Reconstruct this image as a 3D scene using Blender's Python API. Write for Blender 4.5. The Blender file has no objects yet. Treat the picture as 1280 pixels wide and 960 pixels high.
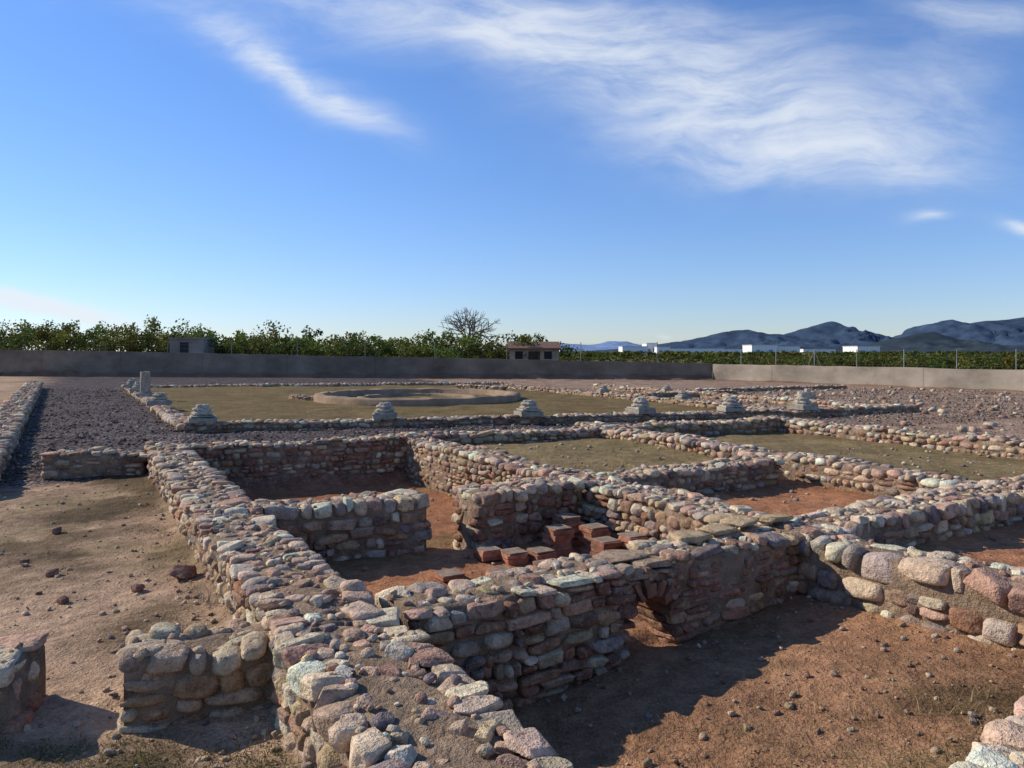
import bpy, bmesh, math, random
import numpy as np
from mathutils import Vector, noise as mn
random.seed(7); rng=np.random.default_rng(7)
scene=bpy.context.scene
CAMZ=2.0
# ---------------------------------------------------------------- materials
def nmat(name):
    m=bpy.data.materials.new(name); m.use_nodes=True
    nt=m.node_tree; b=nt.nodes['Principled BSDF']; return m,nt,b
def N(nt,t,**k):
    n=nt.nodes.new(t)
    for a,v in k.items(): setattr(n,a,v)
    return n
def noise(nt,vec,scale,detail=4,rough=.6,dist=0):
    n=N(nt,'ShaderNodeTexNoise'); n.inputs['Scale'].default_value=scale; n.inputs['Detail'].default_value=detail
    n.inputs['Roughness'].default_value=rough; n.inputs['Distortion'].default_value=dist
    nt.links.new(vec,n.inputs['Vector']); return n.outputs['Fac']
def ramp(nt,fac,a,b,ca=0.,cb=1.):
    n=N(nt,'ShaderNodeMapRange'); n.inputs[1].default_value=a;n.inputs[2].default_value=b;n.inputs[3].default_value=ca;n.inputs[4].default_value=cb
    nt.links.new(fac,n.inputs[0]); return n.outputs[0]
def mix(nt,fac,a,b,mode='MIX'):
    n=N(nt,'ShaderNodeMix',data_type='RGBA',blend_type=mode)
    for s,v in ((0,fac),(6,a),(7,b)):
        if hasattr(v,'links'): nt.links.new(v,n.inputs[s])
        elif s==0: n.inputs[0].default_value=v
        else: n.inputs[s].default_value=(*v,1) if len(v)==3 else v
    return n.outputs[2]
def mth(nt,op,a,b=None,c=None):
    n=N(nt,'ShaderNodeMath',operation=op)
    for i,v in enumerate((a,b,c)):
        if v is None: continue
        if hasattr(v,'links'): nt.links.new(v,n.inputs[i])
        else: n.inputs[i].default_value=v
    return n.outputs[0]
def vmul(nt,col,f):
    n=N(nt,'ShaderNodeVectorMath',operation='SCALE'); nt.links.new(col,n.inputs[0]); nt.links.new(f,n.inputs[3]); return n.outputs[0]
def bump(nt,b,h,strength,dist):
    n=N(nt,'ShaderNodeBump'); n.inputs['Strength'].default_value=strength; n.inputs['Distance'].default_value=dist
    nt.links.new(h,n.inputs['Height']); nt.links.new(n.outputs[0],b.inputs['Normal'])
def attr(nt):
    return N(nt,'ShaderNodeAttribute',attribute_name='Col')

def mat_stone():
    m,nt,b=nmat('rubble_stone'); a=attr(nt); pos=N(nt,'ShaderNodeTexCoord').outputs['Object']
    n1=noise(nt,pos,10,4,.7); n2=noise(nt,pos,70,2,.7)
    c=vmul(nt,a.outputs['Color'],ramp(nt,n1,.3,.7,.6,1.38))
    c=vmul(nt,c,ramp(nt,n2,.3,.7,.78,1.22))
    n3=noise(nt,pos,19,4,.75)
    c=mix(nt,ramp(nt,n3,.52,.65,0,.6),c,(.46,.345,.225))
    c=mix(nt,ramp(nt,n3,.45,.33,0,.6),c,(.085,.055,.04))
    nt.links.new(c,b.inputs['Base Color']); b.inputs['Roughness'].default_value=1.; b.inputs['Specular IOR Level'].default_value=.05
    h=mth(nt,'ADD',mth(nt,'MULTIPLY',n2,.35),n1)
    bump(nt,b,h,.9,.035); return m
def mat_vc(name,rough=.9,amp=.3,scale=8,bs=.4,bd=.02,streak=False):
    m,nt,b=nmat(name); a=attr(nt); pos=N(nt,'ShaderNodeTexCoord').outputs['Object']
    n1=noise(nt,pos,scale,5,.65); c=vmul(nt,a.outputs['Color'],ramp(nt,n1,.3,.7,1-amp,1+amp))
    if streak:
        mp=N(nt,'ShaderNodeMapping'); mp.inputs['Scale'].default_value=(.5,.5,.9); nt.links.new(pos,mp.inputs[0])
        c=vmul(nt,c,ramp(nt,noise(nt,mp.outputs[0],.9,4,.6),.3,.7,.68,1.28))
    nt.links.new(c,b.inputs['Base Color']); b.inputs['Roughness'].default_value=rough; b.inputs['Specular IOR Level'].default_value=.1
    if bs: bump(nt,b,noise(nt,pos,scale*4,4,.7),bs,bd)
    return m
def mat_terrain():
    m,nt,b=nmat('ground_soil'); a=attr(nt); pos=N(nt,'ShaderNodeTexCoord').outputs['Object']
    n1=noise(nt,pos,.8,4,.65,.3); n2=noise(nt,pos,6,5,.72); n3=noise(nt,pos,45,3,.7)
    c=vmul(nt,a.outputs['Color'],ramp(nt,n1,.3,.7,.68,1.3))
    c=vmul(nt,c,ramp(nt,n2,.3,.7,.64,1.32)); c=vmul(nt,c,ramp(nt,n3,.3,.7,.70,1.27))
    v=N(nt,'ShaderNodeTexVoronoi'); v.inputs['Scale'].default_value=15; nt.links.new(pos,v.inputs['Vector'])
    sep=N(nt,'ShaderNodeSeparateColor'); nt.links.new(v.outputs['Color'],sep.inputs[0])
    gc=vmul(nt,c,ramp(nt,sep.outputs[0],0,1,.45,1.7)); gc=vmul(nt,gc,ramp(nt,v.outputs['Distance'],.2,.7,1.1,.35))
    c=mix(nt,a.outputs['Alpha'],c,gc)
    nt.links.new(c,b.inputs['Base Color']); b.inputs['Roughness'].default_value=1.; b.inputs['Specular IOR Level'].default_value=.05
    gh=mth(nt,'MULTIPLY',mth(nt,'MULTIPLY',v.outputs['Distance'],-1.6),a.outputs['Alpha'])
    h=mth(nt,'ADD',mth(nt,'ADD',mth(nt,'MULTIPLY',n3,.4),n2),gh)
    bump(nt,b,h,.9,.06); return m
def mat_leaf():
    m,nt,b=nmat('foliage'); a=attr(nt); nt.links.new(a.outputs['Color'],b.inputs['Base Color']); b.inputs['Roughness'].default_value=.7
    b.inputs['Specular IOR Level'].default_value=.15
    tr=N(nt,'ShaderNodeBsdfTranslucent'); nt.links.new(a.outputs['Color'],tr.inputs[0]); ms=N(nt,'ShaderNodeMixShader'); ms.inputs[0].default_value=.3
    nt.links.new(b.outputs[0],ms.inputs[1]);nt.links.new(tr.outputs[0],ms.inputs[2]);nt.links.new(ms.outputs[0],nt.nodes['Material Output'].inputs[0]); return m
M_ST=mat_stone(); M_MORT=mat_vc('earth_mortar',1.,.4,7,1.,.06); M_TER=mat_terrain(); M_LEAF=mat_leaf()
M_LIME=mat_vc('weathered_limestone',.9,.4,9,.6,.03); M_BRICK=mat_vc('fired_brick',.95,.4,12,.7,.02)
M_CONC=mat_vc('stained_concrete',.95,.22,.35,.5,.04,True); M_BARK=mat_vc('bark',.9,.3,6,.3,.02); M_MTN=mat_vc('hazed_mountain_scrub',1,.4,.008,0)  # mountain colours include aerial haze painted as blue
M_PLASTER=mat_vc('old_plaster',.95,.3,2,.3,.02)
# ---------------------------------------------------------------- mesh builder
class TM:
    def __init__(s): s.v=[];s.t=[];s.c=[];s.m=[];s.n=0
    def add(s,v,t,c,m=0):
        v=np.asarray(v,float);t=np.asarray(t,int);c=np.asarray(c,float)
        if c.ndim==1: c=np.tile(c,(len(v),1))
        if c.shape[1]==3: c=np.hstack([c,np.ones((len(c),1))])
        s.v.append(v);s.t.append(t+s.n);s.c.append(c);s.m.append(np.full(len(t),m,int));s.n+=len(v)
    def build(s,name,mats,smooth=True,parent=None):
        v=np.vstack(s.v);t=np.vstack(s.t);c=np.vstack(s.c);mi=np.concatenate(s.m)
        me=bpy.data.meshes.new(name); me.vertices.add(len(v)); me.vertices.foreach_set('co',v.ravel())
        me.loops.add(t.size); me.loops.foreach_set('vertex_index',t.ravel().astype(np.int32))
        me.polygons.add(len(t)); me.polygons.foreach_set('loop_start',np.arange(0,t.size,3,dtype=np.int32))
        me.polygons.foreach_set('material_index',mi.astype(np.int32))
        me.polygons.foreach_set('use_smooth',np.full(len(t),smooth))
        ca=me.color_attributes.new(name='Col',type='FLOAT_COLOR',domain='POINT'); ca.data.foreach_set('color',c.ravel())
        for mm in mats: me.materials.append(mm)
        me.update(); me.validate()
        ob=bpy.data.objects.new(name,me); scene.collection.objects.link(ob)
        if parent: ob.parent=parent
        return ob
BV=np.array([[x,y,z] for z in(-1,1) for y in(-1,1) for x in(-1,1)],float)
BT=np.array([[0,2,3],[0,3,1],[4,5,7],[4,7,6],[0,1,5],[0,5,4],[2,6,7],[2,7,3],[0,4,6],[0,6,2],[1,3,7],[1,7,5]])
def box(tm,c,h,col,rz=0,m=0,jit=0):
    p=BV*np.array(h)
    if jit: p=p+rng.normal(0,jit,p.shape)
    ca,sa=math.cos(rz),math.sin(rz); p=p@np.array([[ca,sa,0],[-sa,ca,0],[0,0,1]])+np.array(c)
    tm.add(p[BT.ravel()],np.arange(36).reshape(12,3),col,m)
def lathe(tm,prof,c,col,seg=28,m=0,jit=0):
    pr=np.array(prof);a=np.linspace(0,2*math.pi,seg,endpoint=False)
    v=np.stack([np.outer(pr[:,0],np.cos(a)),np.outer(pr[:,0],np.sin(a)),np.repeat(pr[:,1:2],seg,1)],-1).reshape(-1,3)
    if jit: v=v+rng.normal(0,jit,v.shape)
    t=[]
    for i in range(len(pr)-1):
        for j in range(seg):
            k=(j+1)%seg;A=i*seg+j;B=i*seg+k;C=(i+1)*seg+k;D=(i+1)*seg+j
            t+=[[A,B,C],[A,C,D]]
    tm.add(v+np.array(c),t,col,m)
# ---------------------------------------------------------------- stones
def ico(sub):
    bm=bmesh.new(); bmesh.ops.create_icosphere(bm,subdivisions=sub,radius=1); bm.verts.ensure_lookup_table()
    v=np.array([x.co[:] for x in bm.verts]);t=np.array([[q.index for q in f.verts] for f in bm.faces]); bm.free(); return v,t
PROTO={}
NB=22;NR=20   # blocky and river-rounded families
for sub in (1,2,3,4):
    v0,t0=ico(sub); L=[]
    for k in range(NB+NR):
        r=np.random.default_rng(100+k); rnd=k>=NB; e=r.uniform(2.2,3.2) if rnd else r.uniform(2.6,6.)
        p=v0/((np.abs(v0)**e).sum(1)**(1/e))[:,None]
        cuts=[]
        for ax in range(3):
            for sg in(-1,1):
                n=r.normal(0,.15,3); n[ax]+=sg; cuts.append((n,r.uniform(.78,1.) if rnd else r.uniform(.62,.9)))
        for _ in range(6 if rnd else 9): cuts.append((r.normal(size=3),r.uniform(.8,1.05) if rnd else r.uniform(.78,1.1)))
        for n,d in cuts:
            n=n/np.linalg.norm(n)
            q=np.maximum(0,p@n-d)*(.75 if rnd else .95); p=p-q[:,None]*n
        if sub>=2:
            off=Vector((k*7.3,0,0))
            nn=np.array([mn.fractal(Vector(x*1.6)+off,1.0,2.0,3) for x in v0]); p=p*(1+.07*nn)[:,None]
            if sub==4:
                nn=np.array([mn.fractal(Vector(x*5)+off,1.0,2.0,3) for x in v0]); p=p*(1+.03*nn)[:,None]
        p=p/np.abs(p).max(0)
        L.append(p)
    PROTO[sub]=(L,t0)
PAL=[((.38,.235,.165),3.0),((.29,.17,.12),2.1),((.29,.225,.18),1.7),((.47,.36,.24),3.2),((.44,.31,.215),3.),((.56,.455,.315),2.6),((.39,.32,.25),1.8),((.20,.15,.135),1.1),((.46,.34,.19),.9)]
PC=np.array([p[0] for p in PAL]);PW_=np.array([p[1] for p in PAL]);PW_=PW_/PW_.sum()
def stonecol(light=1.):
    c=PC[rng.choice(len(PC),p=PW_)]*rng.uniform(.72,1.25)*light; return np.clip(c*rng.uniform(.96,1.04,3),0,.64)
def rotm(rz,rx=0,ry=0):
    a,b,c=rz,rx,ry
    Rz=np.array([[math.cos(a),-math.sin(a),0],[math.sin(a),math.cos(a),0],[0,0,1]])
    Rx=np.array([[1,0,0],[0,math.cos(b),-math.sin(b)],[0,math.sin(b),math.cos(b)]])
    Ry=np.array([[math.cos(c),0,math.sin(c)],[0,1,0],[-math.sin(c),0,math.cos(c)]])
    return Rz@Rx@Ry
def stone(tm,pos,half,rz=0,tilt=.08,col=None,lod=None,m=0,rd=.42):
    if lod is None:
        d=math.hypot(pos[0],pos[1]); lod=4 if d<4.4 else 3 if d<10 else 2 if d<25 else 1
    L,t=PROTO[lod]; k=NB+rng.integers(NR) if rng.random()<rd else rng.integers(NB)
    p=L[k]*np.where(rng.random(3)<.5,-1,1)
    R=rotm(rz,rng.normal(0,tilt),rng.normal(0,tilt))
    q=(p*np.array(half))@R.T+np.array(pos)
    a=p[t[0]]; nrm=np.cross(a[1]-a[0],a[2]-a[0])
    tt=t[:,::-1] if nrm@a[0]<0 else t
    tm.add(q,tt,stonecol() if col is None else col,m)
MORT=(.33,.23,.15)
def wall(p0,p1,w,zt,zl,zr,size=.17,ends=(False,False),name='rubble_stone_wall',fill=.72,light=1.,topv=.03,tm=None,red=0.,faces=(1,1),zt1=None,rd=.42,tint=None,chips=26):
    """p0->p1 centreline; zl/zr ground level on the left/right of travel"""
    own=tm is None
    if own: tm=TM()
    p0=np.array(p0,float);p1=np.array(p1,float);d=p1-p0;L=np.linalg.norm(d);t=d/L;n=np.array([-t[1],t[0]])
    rz=math.atan2(t[1],t[0]); seed=rng.uniform(0,100)
    if zt1 is None: zt1=zt
    def ztop(s): return zt+(zt1-zt)*s/L+topv*mn.noise(Vector((s*.9,seed,0)))*2+topv*.6*mn.noise(Vector((s*3,seed,5)))
    def dev(s): return .03*mn.noise(Vector((s*.7,seed,9)))*2
    ns=max(3,int(L/.1) if p0[1]<14 else int(L/.4)); prof=[-.5,-.5,-.5,-.45,-.3,-.15,0,.15,.3,.45,.5,.5,.5]
    V=[]
    for i in range(ns+1):
        s=L*i/ns; z=ztop(s); zz=[min(zl,zr)-.5,(zr+z)/2,z-.07,z-.028,z-.02,z-.012,z-.008,z-.012,z-.02,z-.028,z-.07,(zl+z)/2,min(zl,zr)-.5]
        for k,(o,q) in enumerate(zip(prof,zz)):
            o2=o*(w-.06)+dev(s)+rng.normal(0,.007); q2=q+(rng.normal(0,.009) if 1<k<11 else 0)
            c=p0+t*s+n*o2; V.append((c[0],c[1],q2))
    T=[];K=len(prof)
    for i in range(ns):
        for k in range(K-1):
            a=i*K+k; T+=[[a,a+K,a+K+1],[a,a+K+1,a+1]]
    for k in range(1,K-1):
        T.append([0,k,k+1]); b=ns*K; T.append([b,b+k+1,b+k])
    V=np.array(V); cc=np.tile(np.array(MORT),(len(V),1))*rng.uniform(.85,1.15,(len(V),1))
    tm.add(V,T,cc,1)
    def col(up=0.):
        c=stonecol(light*(1+.17*up))  # top stones get a lighter colour, painting in sunlit wall tops
        if tint is not None: c=c*.4+np.array(tint)*.6*rng.uniform(.7,1.2)
        if red and rng.random()<red*(1-up): c=np.array((.29,.145,.095))*rng.uniform(.7,1.25)
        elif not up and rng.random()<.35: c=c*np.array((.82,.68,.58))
        return c
    def face(org,dirv,out,Lf,zb,ztf):
        ang=math.atan2(dirv[1],dirv[0]); zc=zb-.05
        zmax=max(ztf(0),ztf(Lf)); 
        while zc<zmax-.02:
            hc=size*rng.uniform(.4,.85)
            if zmax-zc-hc<size*.3: hc=zmax-zc
            last=zc+hc>=zmax-.02
            s=rng.uniform(-size*.3,0)
            while s<Lf+.02:
                ln=size*rng.choice([.5,.8,1.1,1.5,2.0],p=[.16,.29,.29,.18,.08])*rng.uniform(.85,1.15); sm=s+ln/2; s+=ln*.97
                if sm>Lf+.03: break
                zt_=ztf(min(max(sm,0),Lf))
                if zc>zt_-.03: continue
                dep=size*rng.uniform(.45,.68)
                o=-dep+.02+rng.normal(0,.013)
                if not last and hc>size*.62 and rng.random()<.25:
                    for q_ in(.26,.76):
                        zz=zc+hc*q_; c=org+dirv*sm+out*o; stone(tm,(c[0],c[1],zz),(ln*.52,dep,hc*.26),ang+rng.normal(0,.05),.05,col(),rd=rd)
                    continue
                hh=hc*rng.uniform(.46,.56)*(rng.uniform(.7,1.12) if last else 1)
                zz=min(zc+hc/2,zt_-hh*.84)+rng.normal(0,.01)
                if last: zz=zt_-hh*.84+rng.normal(0,.012)
                c=org+dirv*sm+out*o
                stone(tm,(c[0],c[1],zz),(ln*.52,dep*(rng.uniform(.9,1.35) if last else 1),hh),ang+rng.normal(0,.16 if last else .07),.09 if last else .07,col(1. if last else 0.),rd=rd)
            zc+=hc
    z0=lambda s:ztop(s)
    if faces[0]: face(p0+n*w/2,t,n,L,zl,z0)
    if faces[1]: face(p0-n*w/2,t,-n,L,zr,z0)
    zm=min(zl,zr)
    if ends[0]: face(p0-n*(w/2-.05),n,-t,w-.1,zm,lambda s:ztop(0))
    if ends[1]: face(p1-n*(w/2-.05),n,t,w-.1,zm,lambda s:ztop(L))
    inner=w-size*1.5
    if inner>.05:
        rows=max(1,int(round(inner/(size*.75))))
        for r in range(rows):
            o0=-inner/2+inner*(r+.5)/rows; s=rng.uniform(0,size)
            while s<L:
                ln=size*rng.uniform(.35,1.15); sm=s+ln/2; s+=ln*rng.uniform(1.0,1.35)
                if rng.random()>fill or sm>L: continue
                hz=size*rng.uniform(.16,.3); c=p0+t*sm+n*(o0+rng.normal(0,size*.14)+dev(sm))
                stone(tm,(c[0],c[1],ztop(sm)-.02+hz*rng.uniform(-.6,.3)),(ln*.5,inner/rows*rng.uniform(.34,.56),hz),rz+rng.normal(0,.6),.1,col(1.),rd=rd)
    for _ in range(int(L*chips*(1 if p0[1]<12 else .15))):
        s=rng.uniform(0,L); o=rng.uniform(-.42,.42)*w; r=rng.uniform(.008,.03); c=p0+t*s+n*o
        stone(tm,(c[0],c[1],ztop(s)-.012+r*.4),(r*1.3,r,r*.7),rng.uniform(0,6),.3,lod=1 if r<.015 else 2,col=col(1.))
    if own: return tm.build(name,[M_ST,M_MORT])
# ---------------------------------------------------------------- plan lines
W1x=lambda y:-.15-.56*(y-2.88)
W4x=lambda y:2.65-.574*(y-6.7)
W7x=lambda y:5.8-.531*(y-8.9)
W9x=lambda y:6.3-.537*(y-18.4)
FWy=lambda x:4.6+.64*(x+1.1)
NWy=lambda x:12.6+.5*(x+5.2)
PWy=lambda x:19.2+.265*(x+8)
PLx=lambda y:-8-.565*(y-19.2)
PRx=lambda y:9-.49*(y-23.7)
WLx=lambda y:-9.2-.585*(y-13.4)
def SWy(x): return np.interp(x,[-3.2,-.9,-.55,.8,4.0],[7.45,8.7,8.57,9.45,11.55])
# ---------------------------------------------------------------- terrain
def axis(lo,hi,step,far_lo,far_hi,g=.05):
    a=list(np.arange(lo,hi+step/2,step)); x=a[-1];s=step
    up=[]
    while x<far_hi: s=min(s*1.2,max(step,(x-hi)*g+step)); x+=s; up.append(x)
    x=a[0];s=step;dn=[]
    while x>far_lo: s=(lo-x)*g+step; x-=s; dn.append(x)
    return np.array(dn[::-1]+a+up)
XS=axis(-6.5,6.5,.06,-9000,9000); YS=axis(1.6,11,.06,-3000,16000)
X,Y=np.meshgrid(XS,YS)
ss=lambda d,w=.12: np.clip(d/(2*w)+.5,0,1)
inW1=ss(X-W1x(Y)); inW4=ss(X-W4x(Y)); inW7=ss(X-W7x(Y)); inW9=ss(X-W9x(Y)); fw=ss(Y-FWy(X)); nw=ss(Y-NWy(X)); sw=ss(Y-SWy(X))
zf=np.clip(-.32+.11*X,-.4,.1)
def zone(*ms):
    r=1.
    for m in ms: r=r*m
    return r
n_=lambda m:1-m
FN=np.zeros_like(X); N2=np.zeros_like(X)
nearmask=(np.abs(X)<60)&(Y>0)&(Y<90)
idx=np.argwhere(nearmask)
FN[nearmask]=np.array([mn.fractal(Vector((X[i,j]*.9,Y[i,j]*.9,3.)),1.,2.,5) for i,j in idx])
N2[nearmask]=np.array([mn.fractal(Vector((X[i,j]*.45,Y[i,j]*.45,13.)),1.,2.,4) for i,j in idx])
Z=np.zeros_like(X); 
C_dirt=np.array((.47,.31,.195));C_moss=np.array((.19,.145,.065));C_pit=np.array((.35,.185,.10));C_red=np.array((.46,.21,.105));C_grav=np.array((.185,.148,.14))
C_patio=np.array((.20,.14,.062));C_field=np.array((.42,.28,.195));C_far=np.array((.14,.12,.05));C_olive=np.array((.27,.195,.095))
COL=np.tile(C_dirt,X.shape+(1,)); G=np.zeros_like(X)
def put(mask,z,col,g=0.):
    global Z,COL,G
    Z=Z*(1-mask)+z*mask; COL=COL*(1-mask[...,None])+np.asarray(col)*mask[...,None]; G=G*(1-mask)+g*mask
put(zone(inW1,n_(fw),n_(inW4)),zf,C_pit,.1)
put(zone(inW4,n_(fw)),np.full_like(X,.13),C_red,.1)
put(zone(inW1,fw,n_(inW4),n_(sw)),-.17,C_red*.9)
put(zone(inW1,sw,n_(inW4),n_(nw)),-.34,C_red*.8)
put(zone(inW4,sw,n_(inW7),n_(nw)),.25,C_olive)
put(zone(inW4,fw,n_(sw),n_(inW7)),.1,C_red*.85)
put(zone(inW7,fw,n_(inW9),n_(nw)),.16,C_olive*.9)
put(zone(inW9,fw,n_(nw)),.05,C_field,.5)
gravel=zone(ss(Y-NWy(X),.3),ss(X-WLx(Y),.1),n_(ss(X-10,2)))
put(gravel,0.02,C_grav,1.)
put(zone(ss(Y-NWy(X),.3),ss(X-10,2)),0.,C_field,.8)
put(zone(ss(Y-PWy(X)),ss(X-PLx(Y)),n_(ss(X-PRx(Y))),n_(ss(Y-(47+.2*X),.5))),.04,C_patio,0.15)
put(zone(ss(Y-PWy(X)),ss(X-PRx(Y)),n_(ss(Y-60,4))),.02,C_field,.5)
far=ss(Y-(57.5-.16*(X-0)),2.)
put(far,0.,C_far,0.)
right=ss((X-15.)*.845+(Y-55)*.535,1.); put(right,0.,C_far,0.)
fz=ss(Y-400,100); COL=COL*(1-fz[...,None])+np.array((.075,.085,.05))*fz[...,None]
mm=np.clip((N2-.12)*3.5,0,1)*.6*nearmask*(1-G)
COL=COL*(1-mm[...,None])+C_moss*mm[...,None]
for (cx,cy,rx,ry,k) in ((-5.1,9.6,.55,2.2,1.2),(-4.2,7.8,.5,1.1,.9),(-3.3,8.3,.4,1.2,.7),(-6.9,12.,2.2,1.,.8),(-2.5,5.3,.5,.4,.6),(-1.9,3.5,1.6,.45,1.1),(-1.1,3.3,.8,.5,1.),(2.6,4.3,1.2,.35,.7),(1.2,3.2,.9,.5,.5),(-2.7,6.,.3,1.,.5)):
    g=np.exp(-(((X-cx)/rx)**2+((Y-cy)/ry)**2))*k*np.clip(.8+FN*2.2,0,1.4); g=np.clip(g,0,.9)
    COL=COL*(1-g[...,None])+np.array((.115,.08,.042))*g[...,None]
Z=Z+FN*.032*nearmask+N2*.035*nearmask
def bank(lx,side,wd=.3):
    global Z
    d=(X-lx(Y))*side-wd
    Z=Z+np.where((d>-.3)&(d<.5),.05*np.exp(-np.maximum(d,0)/.12),0)*nearmask*(Y<14)
bank(W1x,-1,.34)
cl=nearmask&(Y<14)&(np.abs(X)<10); ii=np.argwhere(cl)
cv=np.array([mn.noise(Vector((X[i,j]*6,Y[i,j]*6,1.)))+.5*mn.noise(Vector((X[i,j]*13,Y[i,j]*13,4.))) for i,j in ii]); Z[cl]+=np.maximum(0,cv)*.022
ny,nx=X.shape
I=np.arange(ny*nx).reshape(ny,nx); a=I[:-1,:-1].ravel();b=I[:-1,1:].ravel();c=I[1:,1:].ravel();d=I[1:,:-1].ravel()
tm=TM(); tm.add(np.stack([X.ravel(),Y.ravel(),Z.ravel()],1),np.vstack([np.stack([a,b,c],1),np.stack([a,c,d],1)]),np.hstack([COL.reshape(-1,3),G.reshape(-1,1)]))
tm.build('ground',[M_TER])
def gz(x,y):
    j=np.searchsorted(XS,x);i=np.searchsorted(YS,y); return Z[min(i,ny-1),min(j,nx-1)]
# ---------------------------------------------------------------- walls
P=lambda f,y:(f(y),y)
wall(P(W1x,1.7),P(W1x,4.4),.70,.45,0,-.32,.165,(True,False),fill=.68,topv=.03,chips=55,rd=.3)
wall(P(W1x,4.4),P(W1x,8),.6,.45,0,-.25,.15,fill=.75,topv=.03,chips=40)
wall(P(W1x,8),P(W1x,13.3),.6,.45,.05,-.34,.16,(False,True),fill=.8)
wall((-2.12,4.28),(-1.2,4.62),.5,.38,0,0,.19,(True,False),fill=.7,topv=.05,light=1.1,rd=.9,tint=(.42,.30,.185))
wall((-3.6,4.15),(-2.68,4.28),.5,.36,0,0,.22,(False,True),fill=.8,rd=.3,red=.4)
fd=np.array([1,.64]);fd=fd/np.linalg.norm(fd)
def FP(x): return (x,FWy(x))
wall(FP(-.72),FP(.67),.52,.44,-.17,-.34,.155,topv=.03,ends=(False,True),red=.25,fill=.8)
wall(FP(1.10),FP(2.35),.5,.47,-.17,-.2,.16,topv=.03,ends=(True,False),red=.45,fill=.8)
wall(FP(2.35),FP(9.3),.6,.46,.12,.12,.17,fill=.85,topv=.03,light=1.1)
wall((-2.95,7.58),(-1.05,8.66),.48,.44,-.34,-.17,.17,(False,True),topv=.03)
wall((-.5,8.62),(.62,9.36),.55,.46,-.34,-.15,.18,(True,False),topv=.02,red=.4)
wall((1.15,9.7),(3.75,11.4),.5,.45,.25,.1,.16)
wall(P(W4x,14.3),P(W4x,10),.56,.45,.25,-.34,.16,fill=.85)
wall(P(W4x,10),P(W4x,6.9),.6,.45,.1,-.17,.16,fill=.85,light=1.1)
wall(P(W4x,6.75),P(W4x,2.4),.5,.44,.13,-.02,.2,fill=.8,light=1.15)
wall(P(W7x,16.8),P(W7x,9.2),.52,.45,.16,.2,.16,light=1.1)
wall(P(W9x,18.3),P(W9x,9.5),.55,.44,.05,.16,.17,light=1.1)
wall((-7.4,12.35),(-5.95,12.6),.5,.4,.05,.05,.18,(True,False))
wall((-5.5,12.75),(-2.0,14.35),.5,.45,0,-.34,.15,red=.4)
wall((-2.0,14.35),(6.4,18.35),.5,.44,.02,.2,.17)
wall((1.3,2.3),(3.5,4.08),.62,.41,-.1,0,.17,(True,False),light=1.25)
wall(P(WLx,10.5),P(WLx,42),.75,.36,0,0,.22,name='rubble_stone_wall')
wall((-8.1,19.2),(9.3,PWy(9.3)),.5,.24,.04,0,.2,(True,True),name='peristyle_footing_wall')
wall((PLx(42.5),42.5),(PLx(19.4),19.4),.5,.22,.04,0,.22,name='peristyle_footing_wall')
wall((PRx(24),24),(PRx(43),43),.5,.22,.04,0,.24,name='peristyle_footing_wall')
wall((-20.8,42.6),(-.4,47),.45,.18,0,0,.26,name='peristyle_footing_wall')
wall((12.3,25.5),(4.6,42),.5,.25,0,0,.24,light=1.1)
wall((9.3,24),(13.5,26),.5,.25,0,0,.24,light=1.1)
wall((5.3,33),(10,34.8),.5,.25,0,0,.24,light=1.1)
wall((9,38),(18,42),.5,.2,0,0,.26,light=1.1)
# ---------------------------------------------------------------- arch of the furnace mouth
tm=TM(); fa=math.atan2(fd[1],fd[0]); fn=np.array([-fd[1],fd[0]])
ac=np.array(FP(.885)); r0=.185; zc=.03
def AP(s,o): q=ac+fd*s+fn*o; return q
for k in range(13):
    th=math.pi*(k+.5)/13+rng.normal(0,.03); ln=.06+rng.uniform(-.012,.012); rr=r0+ln
    pc=np.array([rr*math.cos(th),0,zc+rr*math.sin(th)])
    b0=BV*np.array([ln,.23,.019*rng.uniform(.8,1.2)])+rng.normal(0,.005,(8,3)); ca,sa=math.cos(th),math.sin(th)
    q=np.stack([b0[:,0]*ca-b0[:,2]*sa,b0[:,1],b0[:,0]*sa+b0[:,2]*ca],1)+pc
    o=rng.normal(-.03,.012)
    wxy=ac[None,:]+q[:,0:1]*fd[None,:]+(q[:,1:2]+o)*fn[None,:]
    q=np.hstack([wxy,q[:,2:3]]); tm.add(q[BT.ravel()],np.arange(36).reshape(12,3),np.array((.27,.13,.08))*rng.uniform(.55,1.2))
K=18;V=[]
for i,o in enumerate((-.215,0,.215)):
    for j in range(K+1):
        th=math.pi*j/K
        for r in (r0+.008,r0+.13):
            q=AP(r*math.cos(th),o); V.append((q[0],q[1],zc+r*math.sin(th)+rng.normal(0,.004)))
T=[];S=(K+1)*2
for i in range(2):
    for j in range(K):
        for r in(0,1):
            a_=i*S+j*2+r; T+=[[a_,a_+2,a_+S+2],[a_,a_+S+2,a_+S]]
for i in (0,2):
    for j in range(K):
        a_=i*S+j*2; T+=[[a_,a_+1,a_+3],[a_,a_+3,a_+2]]
V=np.array(V);T=np.array(T);tm.add(V[T.ravel()],np.arange(T.size).reshape(-1,3),(.22,.15,.1))
for sg in(-1,1):
    z=-.33
    while z<.03:
        h=rng.uniform(.022,.045); q=AP(sg*(r0+.075)+rng.normal(0,.008),-.0+rng.normal(0,.012)); 
        stone(tm,(q[0],q[1],z+h),(.075,.235,h*1.08),fa+rng.normal(0,.06),.03,col=np.array((.28,.145,.095))*rng.uniform(.6,1.2),m=1,rd=0); z+=2*h
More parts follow.
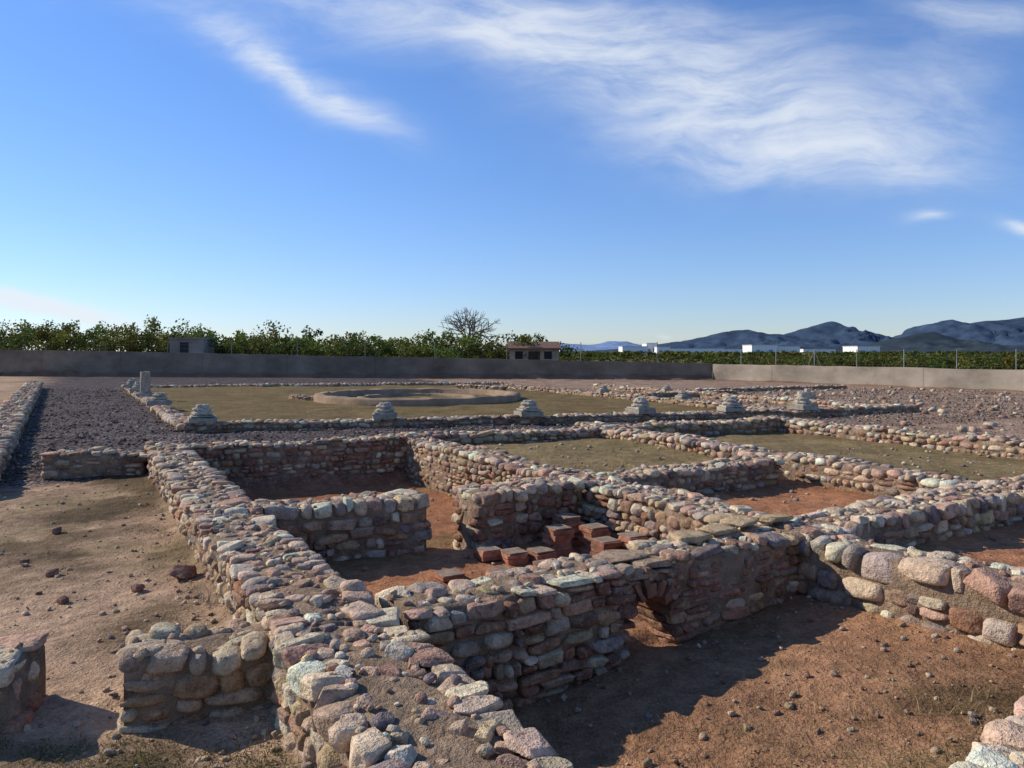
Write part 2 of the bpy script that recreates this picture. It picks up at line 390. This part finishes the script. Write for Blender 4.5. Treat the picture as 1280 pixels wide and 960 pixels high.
for k in range(90):
    s=rng.uniform(-.32,.32); z=rng.uniform(.08,.4)
    if math.hypot(s,z-zc)<r0+.13: continue
    q=AP(s,rng.choice([-.19,-.19,.2])); stone(tm,(q[0],q[1],z),(rng.uniform(.04,.09),.06,rng.uniform(.02,.045)),fa,.1,m=1,col=np.array((.30,.18,.12))*rng.uniform(.6,1.3))
for s,o,hx,hy,z in((-.2,-.03,.17,.22,.345),(.15,0,.18,.24,.36),(-.02,.1,.2,.16,.385),(-.3,.1,.14,.16,.37),(.32,.08,.14,.16,.38)):
    q=AP(s,o); stone(tm,(q[0],q[1],z+.035),(hx,hy,.035),fa+rng.normal(0,.2),.04,col=np.array((.34,.24,.16))*rng.uniform(.8,1.2),m=1,rd=0)
q=AP(0,0); box(tm,(q[0],q[1],.32),(.26,.2,.05),(.22,.15,.1),fa,m=1,jit=.008)
tm.build('brick_arch',[M_BRICK,M_ST],smooth=False)
tm=TM()
for (x,y,z,a) in((1.75,6.55,.5,.5),(1.45,6.35,.49,.2),(2.0,6.75,.52,.8),(1.9,7.0,.5,.1),(2.35,7.0,.5,.6)):
    stone(tm,(x,y,z),(.18,.13,.028),a,.05,col=(.46,.33,.19),rd=0)
tm.build('flat_tile_slabs',[M_ST])
# ---------------------------------------------------------------- hypocaust pillars
def pila(x,y,n,w=.125,col=(.37,.165,.10),z0=-.17):
    tm=TM(); z=z0; 
    for k in range(n):
        h=.026; box(tm,(x+rng.normal(0,.01),y+rng.normal(0,.01),z+h),(w*rng.uniform(.85,1.05),w*rng.uniform(.85,1.05),h-.003),np.array(col)*rng.uniform(.65,1.25),.5+rng.normal(0,.09),jit=.006); z+=2*h+.004
        box(tm,(x,y,z),(w*.85,w*.85,.006),(.3,.22,.16),.5)
    tm.build('hypocaust_brick_pillar',[M_BRICK],False)
for a in((.5,8.35,5),(.62,8.65,6),(.97,8.02,4),(.9,8.4,5),(1.24,8.0,5),(.02,8.0,2),(-.25,8.1,2),(.3,8.05,2),(-.1,7.5,1),(.35,7.55,2),(.75,7.6,2),(-.6,7.4,1)): pila(*a)
# ---------------------------------------------------------------- column bases
def colbase(x,y,z,s=1.,shaft=.18,name='column_base'):
    tm=TM(); c=np.array((.42,.37,.29))*rng.uniform(.85,1.1); a=.3+rng.normal(0,.12)
    box(tm,(x,y,z+.07*s),(.32*s,.32*s,.07*s),c*.8,a,jit=.016)
    box(tm,(x,y,z+.16*s),(.27*s,.27*s,.022*s),c,a,jit=.01)
    lathe(tm,[(.0,.18*s),(.2*s,.18*s),(.25*s,.2*s),(.262*s,.225*s),(.25*s,.25*s),(.205*s,.265*s),(.19*s,.29*s),(.2*s,.31*s),(.225*s,.325*s),(.225*s,.345*s),(.17*s,.365*s),(.155*s,.4*s),(.15*s,.4*s+shaft),(.11*s,.4*s+shaft+.01),(0,.4*s+shaft+.012)],(x,y,z),c,24,jit=.008)
    tm.build(name,[M_LIME],False)
for (x,y,sh) in((-7.75,19.35,.04),(-3.35,20.4,.02),(.46,21.4,.02),(3.7,22.3,.04),(6.5,23.0,.03),(8.9,23.7,.14)): colbase(x,y,.24,1.,sh)
for y,sh in((26.,.0),(34.5,.05),(38.5,.05)): colbase(PLx(y),y,.22,1.,sh)
for y in(29.,33.9): colbase(PRx(y),y,.22,.75,.0)
colbase(6.9,34.5,.25,.65,.0); colbase(11.,28.8,.25,.7,.1)
tm=TM(); x,y=PLx(31.3),31.3; box(tm,(x,y,.28),(.3,.3,.06),(.36,.32,.27),.3)
lathe(tm,[(0,.33),(.24,.33),(.26,.37),(.2,.4),(.19,1.18),(.17,1.2),(0,1.21)],(x,y,0),(.35,.29,.22),20,jit=.006); tm.build('broken_column',[M_LIME],False)
# ---------------------------------------------------------------- round pool
tm=TM(); c0=(-3.9,32.3,0)
lathe(tm,[(4.25,-.1),(4.25,.24),(4.2,.29),(3.85,.3),(3.78,.26),(3.78,-.02),(2.4,-.02)],c0,(.30,.205,.13),72,jit=.016)
lathe(tm,[(2.5,-.1),(2.5,.14),(2.2,.16),(2.15,.0)],c0,(.28,.195,.12),48,jit=.016)
tm.build('circular_pool',[M_PLASTER])
wall((-9.2,32.6),(-8.2,31.5),.5,.2,.04,.04,.24,name='pool_apse_wall')
wall((-2.8,40.2),(-.4,38.6),.5,.3,.04,.04,.24,name='pool_apse_wall')
# ---------------------------------------------------------------- loose stones
tm=TM()
for (x,y,r) in((-2.88,6.8,.1),(-4.1,6.9,.05),(-3.15,6.5,.045),(-2.05,5.25,.09),(-1.75,4.95,.06),(-2.35,5.2,.05),(-5.,8.5,.05),(-3.6,6.2,.04),(-4.6,7.3,.035)):
    stone(tm,(x,y,gz(x,y)+r*.5),(r*1.2,r,r*.75),rng.uniform(0,3),.2,col=(.26,.14,.105),lod=4)
for _ in range(1700):
    y=3+9*rng.random()**1.3; x=W1x(y)-.45-rng.random()**1.5*4.5*(.4+y/10)
    r=.005+.018*rng.random()**5; stone(tm,(x,y,gz(x,y)+r*.3),(r*1.3,r,r*.7),rng.uniform(0,6),.3,lod=1 if r<.012 else 2)
for _ in range(1100):
    x=rng.uniform(-.3,4.5); y=rng.uniform(2.6,6.4)
    if y>FWy(x)-.35 or x<W1x(y)+.35 or x>W4x(y)+3: continue
    r=.005+.018*rng.random()**4; stone(tm,(x,y,gz(x,y)+r*.3),(r*1.3,r,r*.7),rng.uniform(0,6),.3,lod=2,col=stonecol(.8))
for _ in range(900):
    x=rng.uniform(-2.5,8.5); y=rng.uniform(6,15)
    r=.01+.025*rng.random()**3; stone(tm,(x,y,gz(x,y)+r*.3),(r*1.3,r,r*.7),rng.uniform(0,6),.3,lod=1)
for _ in range(900):
    x=rng.uniform(8,24); y=rng.uniform(16,42)
    r=.03+.1*rng.random()**4; stone(tm,(x,y,gz(x,y)+r*.3),(r*1.3,r,r*.7),rng.uniform(0,6),.3,lod=1)
tm.build('loose_stones',[M_ST])
tm=TM()
n=0
while n<6500:
    y=13+28*rng.random()**1.6; x=rng.uniform(-26,24)
    if y<NWy(x)+.3 or x<WLx(y)+.4 or (y>PWy(x)-.2 and PLx(y)-.2<x<PRx(y)): continue
    r=.015+.03*rng.random()**2; stone(tm,(x,y,.03+r*.3),(r*1.3,r,r*.8),rng.uniform(0,6),.3,lod=1,col=stonecol(.55)*np.array((.93,1.,1.1))); n+=1
tm.build('gravel',[M_ST],False)
# ---------------------------------------------------------------- dry grass
tm=TM()
def tuft(x,y,n,h,sp,col):
    z=gz(x,y)
    for _ in range(n):
        a=rng.uniform(0,6.28);r=sp*math.sqrt(rng.random());bx,by=x+r*math.cos(a),y+r*math.sin(a);hh=h*rng.uniform(.4,1.1);l=rng.normal(0,.8,2)*hh;w=.0015+.0015*rng.random()
        a2=rng.uniform(0,3.14);dx,dy=w*math.cos(a2),w*math.sin(a2)
        mx,my=bx+l[0]*.4,by+l[1]*.4
        tm.add([(bx-dx,by-dy,z-.01),(bx+dx,by+dy,z-.01),(mx+dx,my+dy,z+hh*.6),(mx-dx,my-dy,z+hh*.6),(bx+l[0],by+l[1],z+hh*.85)],[[0,1,2],[0,2,3],[3,2,4]],np.array(col)*rng.uniform(.6,1.3))
for _ in range(480):
    x=rng.uniform(-3,-.6);y=rng.uniform(2.9,4.)
    if x>W1x(y)-.4: continue
    tuft(x,y,13,.03,.08,(.14,.13,.05))
for _ in range(330):
    x=2.0+rng.normal(0,1.);y=3.9+rng.normal(0,.6)
    if y>FWy(x)-.4 or x>W4x(y)-.3 or x<W1x(y)+.4: continue
    tuft(x,y,9,.035,.14,(.29,.22,.11) if rng.random()<.65 else (.15,.15,.055))
for _ in range(40):
    x=2.6+rng.normal(0,.7);y=4.2+rng.normal(0,.5); tuft(x,y,3,.09,.1,(.36,.27,.14))
for _ in range(60):
    y=rng.uniform(5.,12);x=W1x(y)-.4-abs(rng.normal(0,.15)); tuft(x,y,9,.04,.1,(.24,.2,.12))
for _ in range(300):
    y=rng.uniform(9.5,17);x=rng.uniform(-1,9)
    if not((W4x(y)+.4<x<W7x(y)-.4 and SWy(x)+.4<y<NWy(x)-.4) or (W7x(y)+.4<x<W9x(y)-.4 and FWy(x)+.4<y<NWy(x)-.4)): continue
    tuft(x,y,8,.03,.2,(.2,.17,.09))
tuft(-2.35,6.05,40,.16,.1,(.36,.3,.22))
tm.build('dry_grass',[M_LEAF],False)
# ---------------------------------------------------------------- perimeter wall
def pwall(pts,name,col,foot):
    tm=TM()
    for (x0,y0,z0),(x1,y1,z1) in zip(pts[:-1],pts[1:]):
        L=math.hypot(x1-x0,y1-y0);n=max(1,int(L/.8)); a=math.atan2(y1-y0,x1-x0); nx_,ny_=-math.sin(a)*.12,math.cos(a)*.12
        V=[];K=4
        for i in range(n+1):
            f=i/n;x=x0+(x1-x0)*f;y=y0+(y1-y0)*f;z=z0+(z1-z0)*f+.06*mn.noise(Vector((i*.13,z0*9,0)))+rng.normal(0,.01)
            V+=[(x+nx_,y+ny_,-.3),(x+nx_,y+ny_,z),(x-nx_,y-ny_,z),(x-nx_,y-ny_,-.3)]
        T=[]
        for i in range(n):
            for k in range(3): q=i*4+k; T+=[[q,q+4,q+5],[q,q+5,q+1]]
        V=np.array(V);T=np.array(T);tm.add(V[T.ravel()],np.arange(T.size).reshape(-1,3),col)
        m_=int(L/7)
        for i in range(m_):
            f=(i+.5)/m_;x=x0+(x1-x0)*f;y=y0+(y1-y0)*f;z=z0+(z1-z0)*f
            box(tm,(x,y,z/2-.04),(.03,.126,z/2),np.array(col)*.8,a)
        # earth and rubble banked along the foot: continuous uneven ridge
        V=[];n=int(L/.5)
        for i in range(n+1):
            f=i/n;x=x0+(x1-x0)*f;y=y0+(y1-y0)*f; h=foot*(.6+.8*abs(mn.noise(Vector((i*.21,z1*5,2.)))))+rng.normal(0,.02); wd=.5+.2*rng.random()
            ux,uy=math.sin(a),-math.cos(a)
            V+=[(x,y,h),(x+ux*.2,y+uy*.2,h*.95),(x+ux*wd,y+uy*wd,-.06)]
        T=[]
        for i in range(n):
            for k in range(2): q=i*3+k; T+=[[q,q+1,q+4],[q,q+4,q+3]]
        V=np.array(V);T=np.array(T);tm.add(V[T.ravel()],np.arange(T.size).reshape(-1,3),(.19,.115,.075))
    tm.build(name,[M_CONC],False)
pwall([(-95,72.5,2.3),(-42,64,2.2),(14.2,55,1.2)],'perimeter_concrete_wall',(.20,.165,.125),.5)  # shaded run: its shade is painted into the darker base colour
pwall([(14.3,54.8,1.15),(25.6,38.7,1.12),(40,16,1.1)],'perimeter_concrete_wall',(.31,.255,.195),.12)  # sunlit run: same concrete in a paler colour, light painted in
# ---------------------------------------------------------------- orange groves
def leaves(tm,c,R,n,size,dark=1.):
    k=rng.integers(10,17); cc=rng.normal(size=(k,3));cc[:,2]=np.abs(cc[:,2])*1.1-.35;cc/=np.linalg.norm(cc,axis=1)[:,None]; cc*=rng.uniform(.4,.78,(k,1)); 
    br=rng.uniform(.5,1.45,k); idx=rng.integers(0,k,n)
    g=rng.normal(size=(n,3)); g/=np.linalg.norm(g,axis=1)[:,None]; rad=rng.uniform(.18,.36,k)[idx]*rng.random(n)**.4
    p=cc[idx]+g*rad[:,None]; q=p*np.array(R)+np.array(c)
    u=rng.normal(size=(n,3));u/=np.linalg.norm(u,axis=1)[:,None];w=np.cross(u,rng.normal(size=(n,3)));w/=np.linalg.norm(w,axis=1)[:,None]
    s=size*rng.uniform(.6,1.3,(n,1)); V=np.stack([q-u*s,q+w*s*.6,q+u*s,q-w*s*.6],1).reshape(-1,3)
    b=np.arange(n)*4; T=np.vstack([np.stack([b,b+1,b+2],1),np.stack([b,b+2,b+3],1)])
    hue=np.array((.105,.13,.024))*np.array((rng.uniform(.75,1.4),1,rng.uniform(.8,1.1)))*rng.uniform(.7,1.2)
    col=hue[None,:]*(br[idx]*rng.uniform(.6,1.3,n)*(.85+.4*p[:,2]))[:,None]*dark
    yel=rng.random(n)<.03; col[yel]=np.array((.24,.17,.03)); 
    tm.add(V,T,np.repeat(np.clip(col,.008,.3),4,0))
def trunk(tm,x,y,h,r=.1):
    lathe(tm,[(r*1.3,-.1),(r,.3),(r*.7,h)],(x,y,0),(.12,.09,.07),6,m=1)
tm=TM()
wl=lambda x:64-(x+42)*.1603
for row in range(4):
    x=-80+rng.uniform(0,2)
    while x<2.+row:
        y=wl(x)+5+row*4.5+rng.normal(0,.5); px=640+x/y*967
        h=(4.7 if px<140 else 4.4 if px<260 else 3.8 if px<400 else 3.4)*rng.uniform(.84,1.12)*(1.14 if rng.random()<.12 else 1)+row*.25
        if not(-4<x<-1 and row>2):
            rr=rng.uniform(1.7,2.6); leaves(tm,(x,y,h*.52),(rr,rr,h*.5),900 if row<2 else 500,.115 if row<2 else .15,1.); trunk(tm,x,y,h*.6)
        x+=rng.uniform(1.9,3.1)
tm.build('orange_grove',[M_LEAF,M_BARK],False)
tm=TM()
for row in range(9):
    y0=62+row*7*(1+row*.25)
    x=3.+row*.5
    while x<y0*.78:
        if (x-15.)*.845+(y0-55)*.535>3 and y0>wl(x)+3:
            h=1.6*rng.uniform(.8,1.15) if x>y0*.40 else 1.2*rng.uniform(.75,1.15)
            yy=y0+rng.normal(0,.6)
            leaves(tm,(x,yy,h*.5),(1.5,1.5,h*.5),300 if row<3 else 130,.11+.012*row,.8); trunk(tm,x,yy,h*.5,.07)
        x+=rng.uniform(2.2,3.4)
for _ in range(150):
    f=rng.random(); x=18+f*20; y=55-(x-15)*1.58+6+rng.random()*22
    if (x-15.)*.845+(y-55)*.535<3: continue
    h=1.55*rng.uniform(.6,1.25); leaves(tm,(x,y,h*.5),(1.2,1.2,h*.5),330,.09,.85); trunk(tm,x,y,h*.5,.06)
tm.build('orange_grove',[M_LEAF,M_BARK],False)
tm=TM()
for _ in range(460):
    y=rng.uniform(200,900); x=rng.uniform(-.75,.75)*y; h=rng.uniform(1.2,2.4)*(1+y/1800); leaves(tm,(x,y,h*.4),(rng.uniform(5,14),3,h*.5),60,.8,.8)
tm.build('distant_tree_belt',[M_LEAF],False)
# ---------------------------------------------------------------- bare tree
tm=TM()
def tube(a,b,r0,r1,k=5):
    a=np.array(a);b=np.array(b);d=b-a;d/=np.linalg.norm(d)+1e-9;u=np.cross(d,(0,0,1.) if abs(d[2])<.9 else (1.,0,0));u/=np.linalg.norm(u);w=np.cross(d,u)
    an=np.linspace(0,6.283,k,endpoint=False);ring=np.outer(np.cos(an),u)+np.outer(np.sin(an),w)
    V=np.vstack([a+ring*r0,b+ring*r1]);T=[]
    for j in range(k): q=(j+1)%k; T+=[[j,q,k+q],[j,k+q,k+j]]
    tm.add(V,T,(.17,.135,.11))
def grow(p,d,l,r,lv):
    q=p
    for i in range(2):
        d=d+rng.normal(0,.12,3);d[2]+=.03;d/=np.linalg.norm(d);e=q+d*l/2;tube(q,e,r*(1-.2*i),r*(.8-.2*i),4);q=e
        if lv>1 and i==0:
            dd=d+rng.normal(0,.75,3);dd/=np.linalg.norm(dd);grow(q,dd,l*.7,r*.45,lv-1)
    if lv>0:
        for _ in range(3):
            dd=d+rng.normal(0,.55,3);dd/=np.linalg.norm(dd);grow(q,dd,l*.76,r*.6,lv-1)
bx,by=-4.3,80.
tube((bx,by,-.1),(bx,by,2.9),.28,.2,8)
for k in range(8):
    a=k*.785+rng.uniform(0,.4); el_=rng.uniform(.5,1.3); grow(np.array((bx,by,2.8)),np.array((math.cos(a)*.75,math.sin(a)*.75,el_)),1.5,.105,3)
tm.build('bare_tree',[M_BARK],False)
# ---------------------------------------------------------------- farm house
def empty(name):
    e=bpy.data.objects.new(name,None); scene.collection.objects.link(e); return e
e=empty('farm_house'); x,y=1.75,63.; tm=TM()
box(tm,(x,y,1.15),(1.95,1.8,1.2),(.36,.275,.20)); tm.build('walls',[M_PLASTER],False,e)
tm=TM(); V=np.array([(x-2.1,y-2.1,2.32),(x+2.1,y-2.1,2.32),(x+2.1,y,2.85),(x-2.1,y,2.85),(x-2.1,y+2.1,2.32),(x+2.1,y+2.1,2.32)])
V2=np.vstack([V,V-np.array((0,0,.12))]); T=np.array([[0,1,2],[0,2,3],[3,2,5],[3,5,4],[6,8,7],[6,9,8],[9,11,8],[9,10,11],[0,7,1],[0,6,7],[3,4,10],[3,10,9],[0,3,9],[0,9,6],[1,8,2],[1,7,8]])
tm.add(V2[T.ravel()],np.arange(T.size).reshape(-1,3),(.19,.115,.08)); tm.build('tiled_roof',[M_BRICK],False,e)
tm=TM(); box(tm,(x-1.2,y-1.81,1.75),(.3,.03,.3),(.03,.03,.03)); box(tm,(x+1.1,y-1.81,1.75),(.3,.03,.3),(.03,.03,.03)); tm.build('windows',[M_PLASTER],False,e)
tm=TM(); box(tm,(x,y-1.81,1.05),(.45,.03,1.),(.07,.05,.04)); tm.build('door',[M_PLASTER],False,e)
e=empty('concrete_shed'); x,y=-27.,65.4; tm=TM(); box(tm,(x,y,1.5),(1.4,1.2,1.6),(.27,.24,.20)); tm.build('walls',[M_CONC],False,e)
tm=TM(); box(tm,(x,y,3.14),(1.5,1.3,.05),(.3,.27,.23)); tm.build('roof_slab',[M_CONC],False,e)
tm=TM(); box(tm,(x-.2,y-1.21,1.9),(.35,.03,.9),(.05,.05,.05)); tm.build('door',[M_CONC],False,e)
# ---------------------------------------------------------------- fence
tm=TM()
for k in range(14):
    f=k/13; x=17+f*22; y=55-(x-15)*1.55+5.5
    lathe(tm,[(.03,-.1),(.03,2.15),(0,2.17)],(x,y,0),(.3,.3,.29),6)
    if k: 
        for z in(.6,1.2,1.7,2.1): tube((px_,py_,z),(x,y,z),.005,.005,3)
    if k%5==2: tube((x-.6,y+.6,0),(x,y,2.1),.025,.025,5); tube((x+.6,y-.8,0),(x,y,2.1),.025,.025,5)
    px_,py_=x,y
tm.build('wire_fence',[M_CONC],False)
tm=TM()
for k in range(14):
    x=-62+k*5.6; y=wl(x)+2; lathe(tm,[(.03,-.1),(.03,2.75),(0,2.77)],(x,y,0),(.2,.2,.19),6)
    if k:
        for z in(2.3,2.6): tube((px_,py_,z),(x,y,z),.004,.004,3)
    px_,py_=x,y
tm.build('wire_fence',[M_CONC],False)
# ---------------------------------------------------------------- distant industry
def bld(x0,x1,h,D,name):
    e=empty(name)
    tm=TM(); box(tm,((x0+x1)/2,D+20,h/2),((x1-x0)/2,20,h/2),(.8,.78,.74)); 
    tm.build('walls',[M_PLASTER],False,e)
    tm=TM(); box(tm,((x0+x1)/2,D+20,h+.3),((x1-x0)/2+.6,20.6,.3),(.6,.58,.55)); tm.build('roof',[M_PLASTER],False,e)
    tm=TM()
    n=max(2,int((x1-x0)/14))
    for i in range(n): box(tm,(x0+(x1-x0)*(i+.5)/n,D-.1,h*.3),(2.4,.15,h*.15),(.2,.25,.3))
    tm.build('loading_doors',[M_PLASTER],False,e)
for a in((157,193,9.6,1100),(200,216,15.,1150),(211,229,9.3,1120),(284,384,8.1,1400),(310,343,10.8,1000),(347,376,9.3,1010),(402,428,8.5,900),(408,462,7.4,1500),(565,628,7.4,1500),(93,140,7.8,1500)): bld(*a,'warehouse')
# ---------------------------------------------------------------- mountains
def mountains(name,D,depth,prof,col,seed,step,amp=.5,fr=9):
    s=D/967.; pu=[(p[0]-640)*s for p in prof];pz=[(440-p[1])*s for p in prof]
    xs=np.arange(min(pu),max(pu),step);ys=np.linspace(D-depth,D+depth*.6,60)
    jag=np.array([mn.fractal(Vector((x/s/14.,seed,2.)),.9,2.1,5) for x in xs])
    XX,YY=np.meshgrid(xs,ys); env=np.interp(XX,pu,pz); env=env+jag[None,:]*1.6*s*np.clip(env/(12*s),0,1); q=(YY-D)/depth
    shp=np.where(q<0,np.clip(1+q,0,1)**1.2,np.clip(1-(q/.6)**2,0,1))
    R=np.array([[1-abs(mn.fractal(Vector((x/D*fr+seed,y/D*fr*.6,seed)),.8,2.1,7))*2.2 for x in xs] for y in ys])
    R=np.clip(R,-.3,1)
    ZZ=env*(shp*(1-amp*(1-R)*np.clip((1-shp)*2.2,0,1)) )
    ny,nx=XX.shape;I=np.arange(ny*nx).reshape(ny,nx); a=I[:-1,:-1].ravel();b=I[:-1,1:].ravel();c=I[1:,1:].ravel();d=I[1:,:-1].ravel()
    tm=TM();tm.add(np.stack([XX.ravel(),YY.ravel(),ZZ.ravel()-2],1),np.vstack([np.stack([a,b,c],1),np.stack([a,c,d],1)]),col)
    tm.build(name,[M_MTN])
mountains('mountain_range',6000,1900,[(700,440),(780,435),(830,429),(865,424),(890,418),(912,413),(935,411),(950,415),(965,417),(985,417),(1005,412),(1022,406),(1034,403),(1042,400),(1050,405),(1068,411),(1085,418),(1100,422),(1130,422),(1148,414),(1165,405),(1178,402),(1190,399),(1205,402),(1215,405),(1230,401),(1258,399),(1290,395),(1350,404),(1450,420),(1550,440)],(.036,.060,.098),3.,24,.7,16)  # distance haze is put into the bluish base colour
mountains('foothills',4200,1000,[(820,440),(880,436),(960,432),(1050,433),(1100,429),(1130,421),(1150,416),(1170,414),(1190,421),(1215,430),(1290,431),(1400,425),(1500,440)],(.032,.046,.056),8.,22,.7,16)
mountains('distant_hills',14500,3000,[(560,440),(640,434),(690,428),(740,431),(770,425),(800,430),(850,430),(900,434),(1000,436),(1100,440)],(.17,.25,.40),5.,120,.3)  # pale blue base colour paints the thicker haze
# ---------------------------------------------------------------- light
sdir=Vector((-1,.35,math.hypot(1,.35)*math.tan(math.radians(31)))).normalized()
sun=bpy.data.lights.new('sun','SUN');sun.energy=5.0;sun.angle=math.radians(.5);sun.color=(1,.92,.79)
so=bpy.data.objects.new('sun',sun);so.rotation_euler=(-sdir).to_track_quat('-Z','Y').to_euler();scene.collection.objects.link(so)
w=bpy.data.worlds.new('World');scene.world=w;w.use_nodes=True;nt=w.node_tree;nt.nodes.clear()
sky=N(nt,'ShaderNodeTexSky',sky_type='NISHITA');sky.sun_disc=False;sky.sun_elevation=math.radians(31);sky.sun_rotation=math.atan2(-1,.35)%(2*math.pi)
sky.air_density=1.;sky.dust_density=.1;sky.ozone_density=2.;sky.altitude=50
g=N(nt,'ShaderNodeTexCoord').outputs['Generated'];sp=N(nt,'ShaderNodeSeparateXYZ');nt.links.new(g,sp.inputs[0])
ay=mth(nt,'MAXIMUM',mth(nt,'ABSOLUTE',sp.outputs[1]),.08);u=mth(nt,'DIVIDE',sp.outputs[0],ay);v=mth(nt,'DIVIDE',sp.outputs[2],ay)
cb=N(nt,'ShaderNodeCombineXYZ');nt.links.new(u,cb.inputs[0]);nt.links.new(v,cb.inputs[1])
wn=N(nt,'ShaderNodeTexNoise');wn.inputs['Scale'].default_value=3.;wn.inputs['Detail'].default_value=4;nt.links.new(cb.outputs[0],wn.inputs['Vector'])
wv=N(nt,'ShaderNodeVectorMath',operation='MULTIPLY_ADD');nt.links.new(wn.outputs['Color'],wv.inputs[0]);wv.inputs[1].default_value=(.16,.12,0);wv.inputs[2].default_value=(-.08,-.06,0)
wa=N(nt,'ShaderNodeVectorMath',operation='ADD');nt.links.new(cb.outputs[0],wa.inputs[0]);nt.links.new(wv.outputs[0],wa.inputs[1])
sw_=N(nt,'ShaderNodeSeparateXYZ');nt.links.new(wa.outputs[0],sw_.inputs[0]);U,V_=sw_.outputs[0],sw_.outputs[1]
def ell(px,py,ra,rb,deg,k):
    u0=(px-640)/967;v0=(440-py)/967;a=math.radians(-deg);ra/=967;rb/=967
    du=mth(nt,'SUBTRACT',U,u0);dv=mth(nt,'SUBTRACT',V_,v0)
    A=mth(nt,'ADD',mth(nt,'MULTIPLY',du,math.cos(a)/ra),mth(nt,'MULTIPLY',dv,math.sin(a)/ra))
    B=mth(nt,'ADD',mth(nt,'MULTIPLY',du,-math.sin(a)/rb),mth(nt,'MULTIPLY',dv,math.cos(a)/rb))
    r=mth(nt,'ADD',mth(nt,'MULTIPLY',A,A),mth(nt,'MULTIPLY',B,B))
    return mth(nt,'MULTIPLY',mth(nt,'EXPONENT',mth(nt,'MULTIPLY',r,-1)),k)
tot=None
for e in((350,105,120,18,27,.7),(430,145,85,27,20,.65),(270,50,120,26,25,.4),(830,90,330,80,14,.62),(950,165,200,55,10,.62),(850,205,110,25,5,.4),(1060,210,110,28,15,.5),(560,15,420,60,5,.6),(1190,110,80,100,0,.34),(1250,10,150,30,0,.45),(1155,281,28,7,0,.8),(1275,290,34,9,10,.8),(0,376,100,11,9,1.9),(60,395,120,9,4,1.1),(818,426,14,4,0,.7)):
    x=ell(*e); tot=x if tot is None else mth(nt,'ADD',tot,x)
mp=N(nt,'ShaderNodeMapping');mp.inputs['Rotation'].default_value=(0,0,math.radians(25));mp.inputs['Scale'].default_value=(1.8,6,1);nt.links.new(wa.outputs[0],mp.inputs[0])
f1=noise(nt,mp.outputs[0],1.7,7,.6,.5)
mp2=N(nt,'ShaderNodeMapping');mp2.inputs['Rotation'].default_value=(0,0,math.radians(-50));mp2.inputs['Scale'].default_value=(2.,8,1);nt.links.new(wa.outputs[0],mp2.inputs[0])
f2=noise(nt,mp2.outputs[0],2.4,8,.64,.4)
ff=mth(nt,'ADD',mth(nt,'MULTIPLY',f1,.45),mth(nt,'MULTIPLY',f2,.55))
mask=mth(nt,'MULTIPLY',ramp(nt,ff,.32,.68,.12,1.45),tot)
mk=N(nt,'ShaderNodeMapRange',interpolation_type='SMOOTHSTEP');mk.inputs[1].default_value=-.05;mk.inputs[2].default_value=1.2;mk.inputs[4].default_value=.85;nt.links.new(mask,mk.inputs[0])
el=ramp(nt,sp.outputs[2],0.,.45,0.,1.)
tint=mix(nt,el,(1.0,1.15,1.6,1),(.90,1.33,1.95,1))
skt=mix(nt,1.,sky.outputs[0],tint,'MULTIPLY')
skc=mix(nt,mk.outputs[0],skt,(9.3,9.9,10.6,1))
bg=N(nt,'ShaderNodeBackground');bg.inputs['Strength'].default_value=.088;nt.links.new(skc,bg.inputs[0])
o=N(nt,'ShaderNodeOutputWorld');nt.links.new(bg.outputs[0],o.inputs[0])
# ---------------------------------------------------------------- camera
cam=bpy.data.cameras.new('camera');cam.sensor_width=36;cam.lens=967/1280*36;cam.shift_y=-40/1280;cam.clip_end=40000;cam.clip_start=.05
co=bpy.data.objects.new('camera',cam);co.location=(0,0,CAMZ);co.rotation_euler=(math.radians(90),0,0);scene.collection.objects.link(co);scene.camera=co
scene.view_settings.view_transform='Standard';scene.view_settings.look='None';scene.view_settings.exposure=0
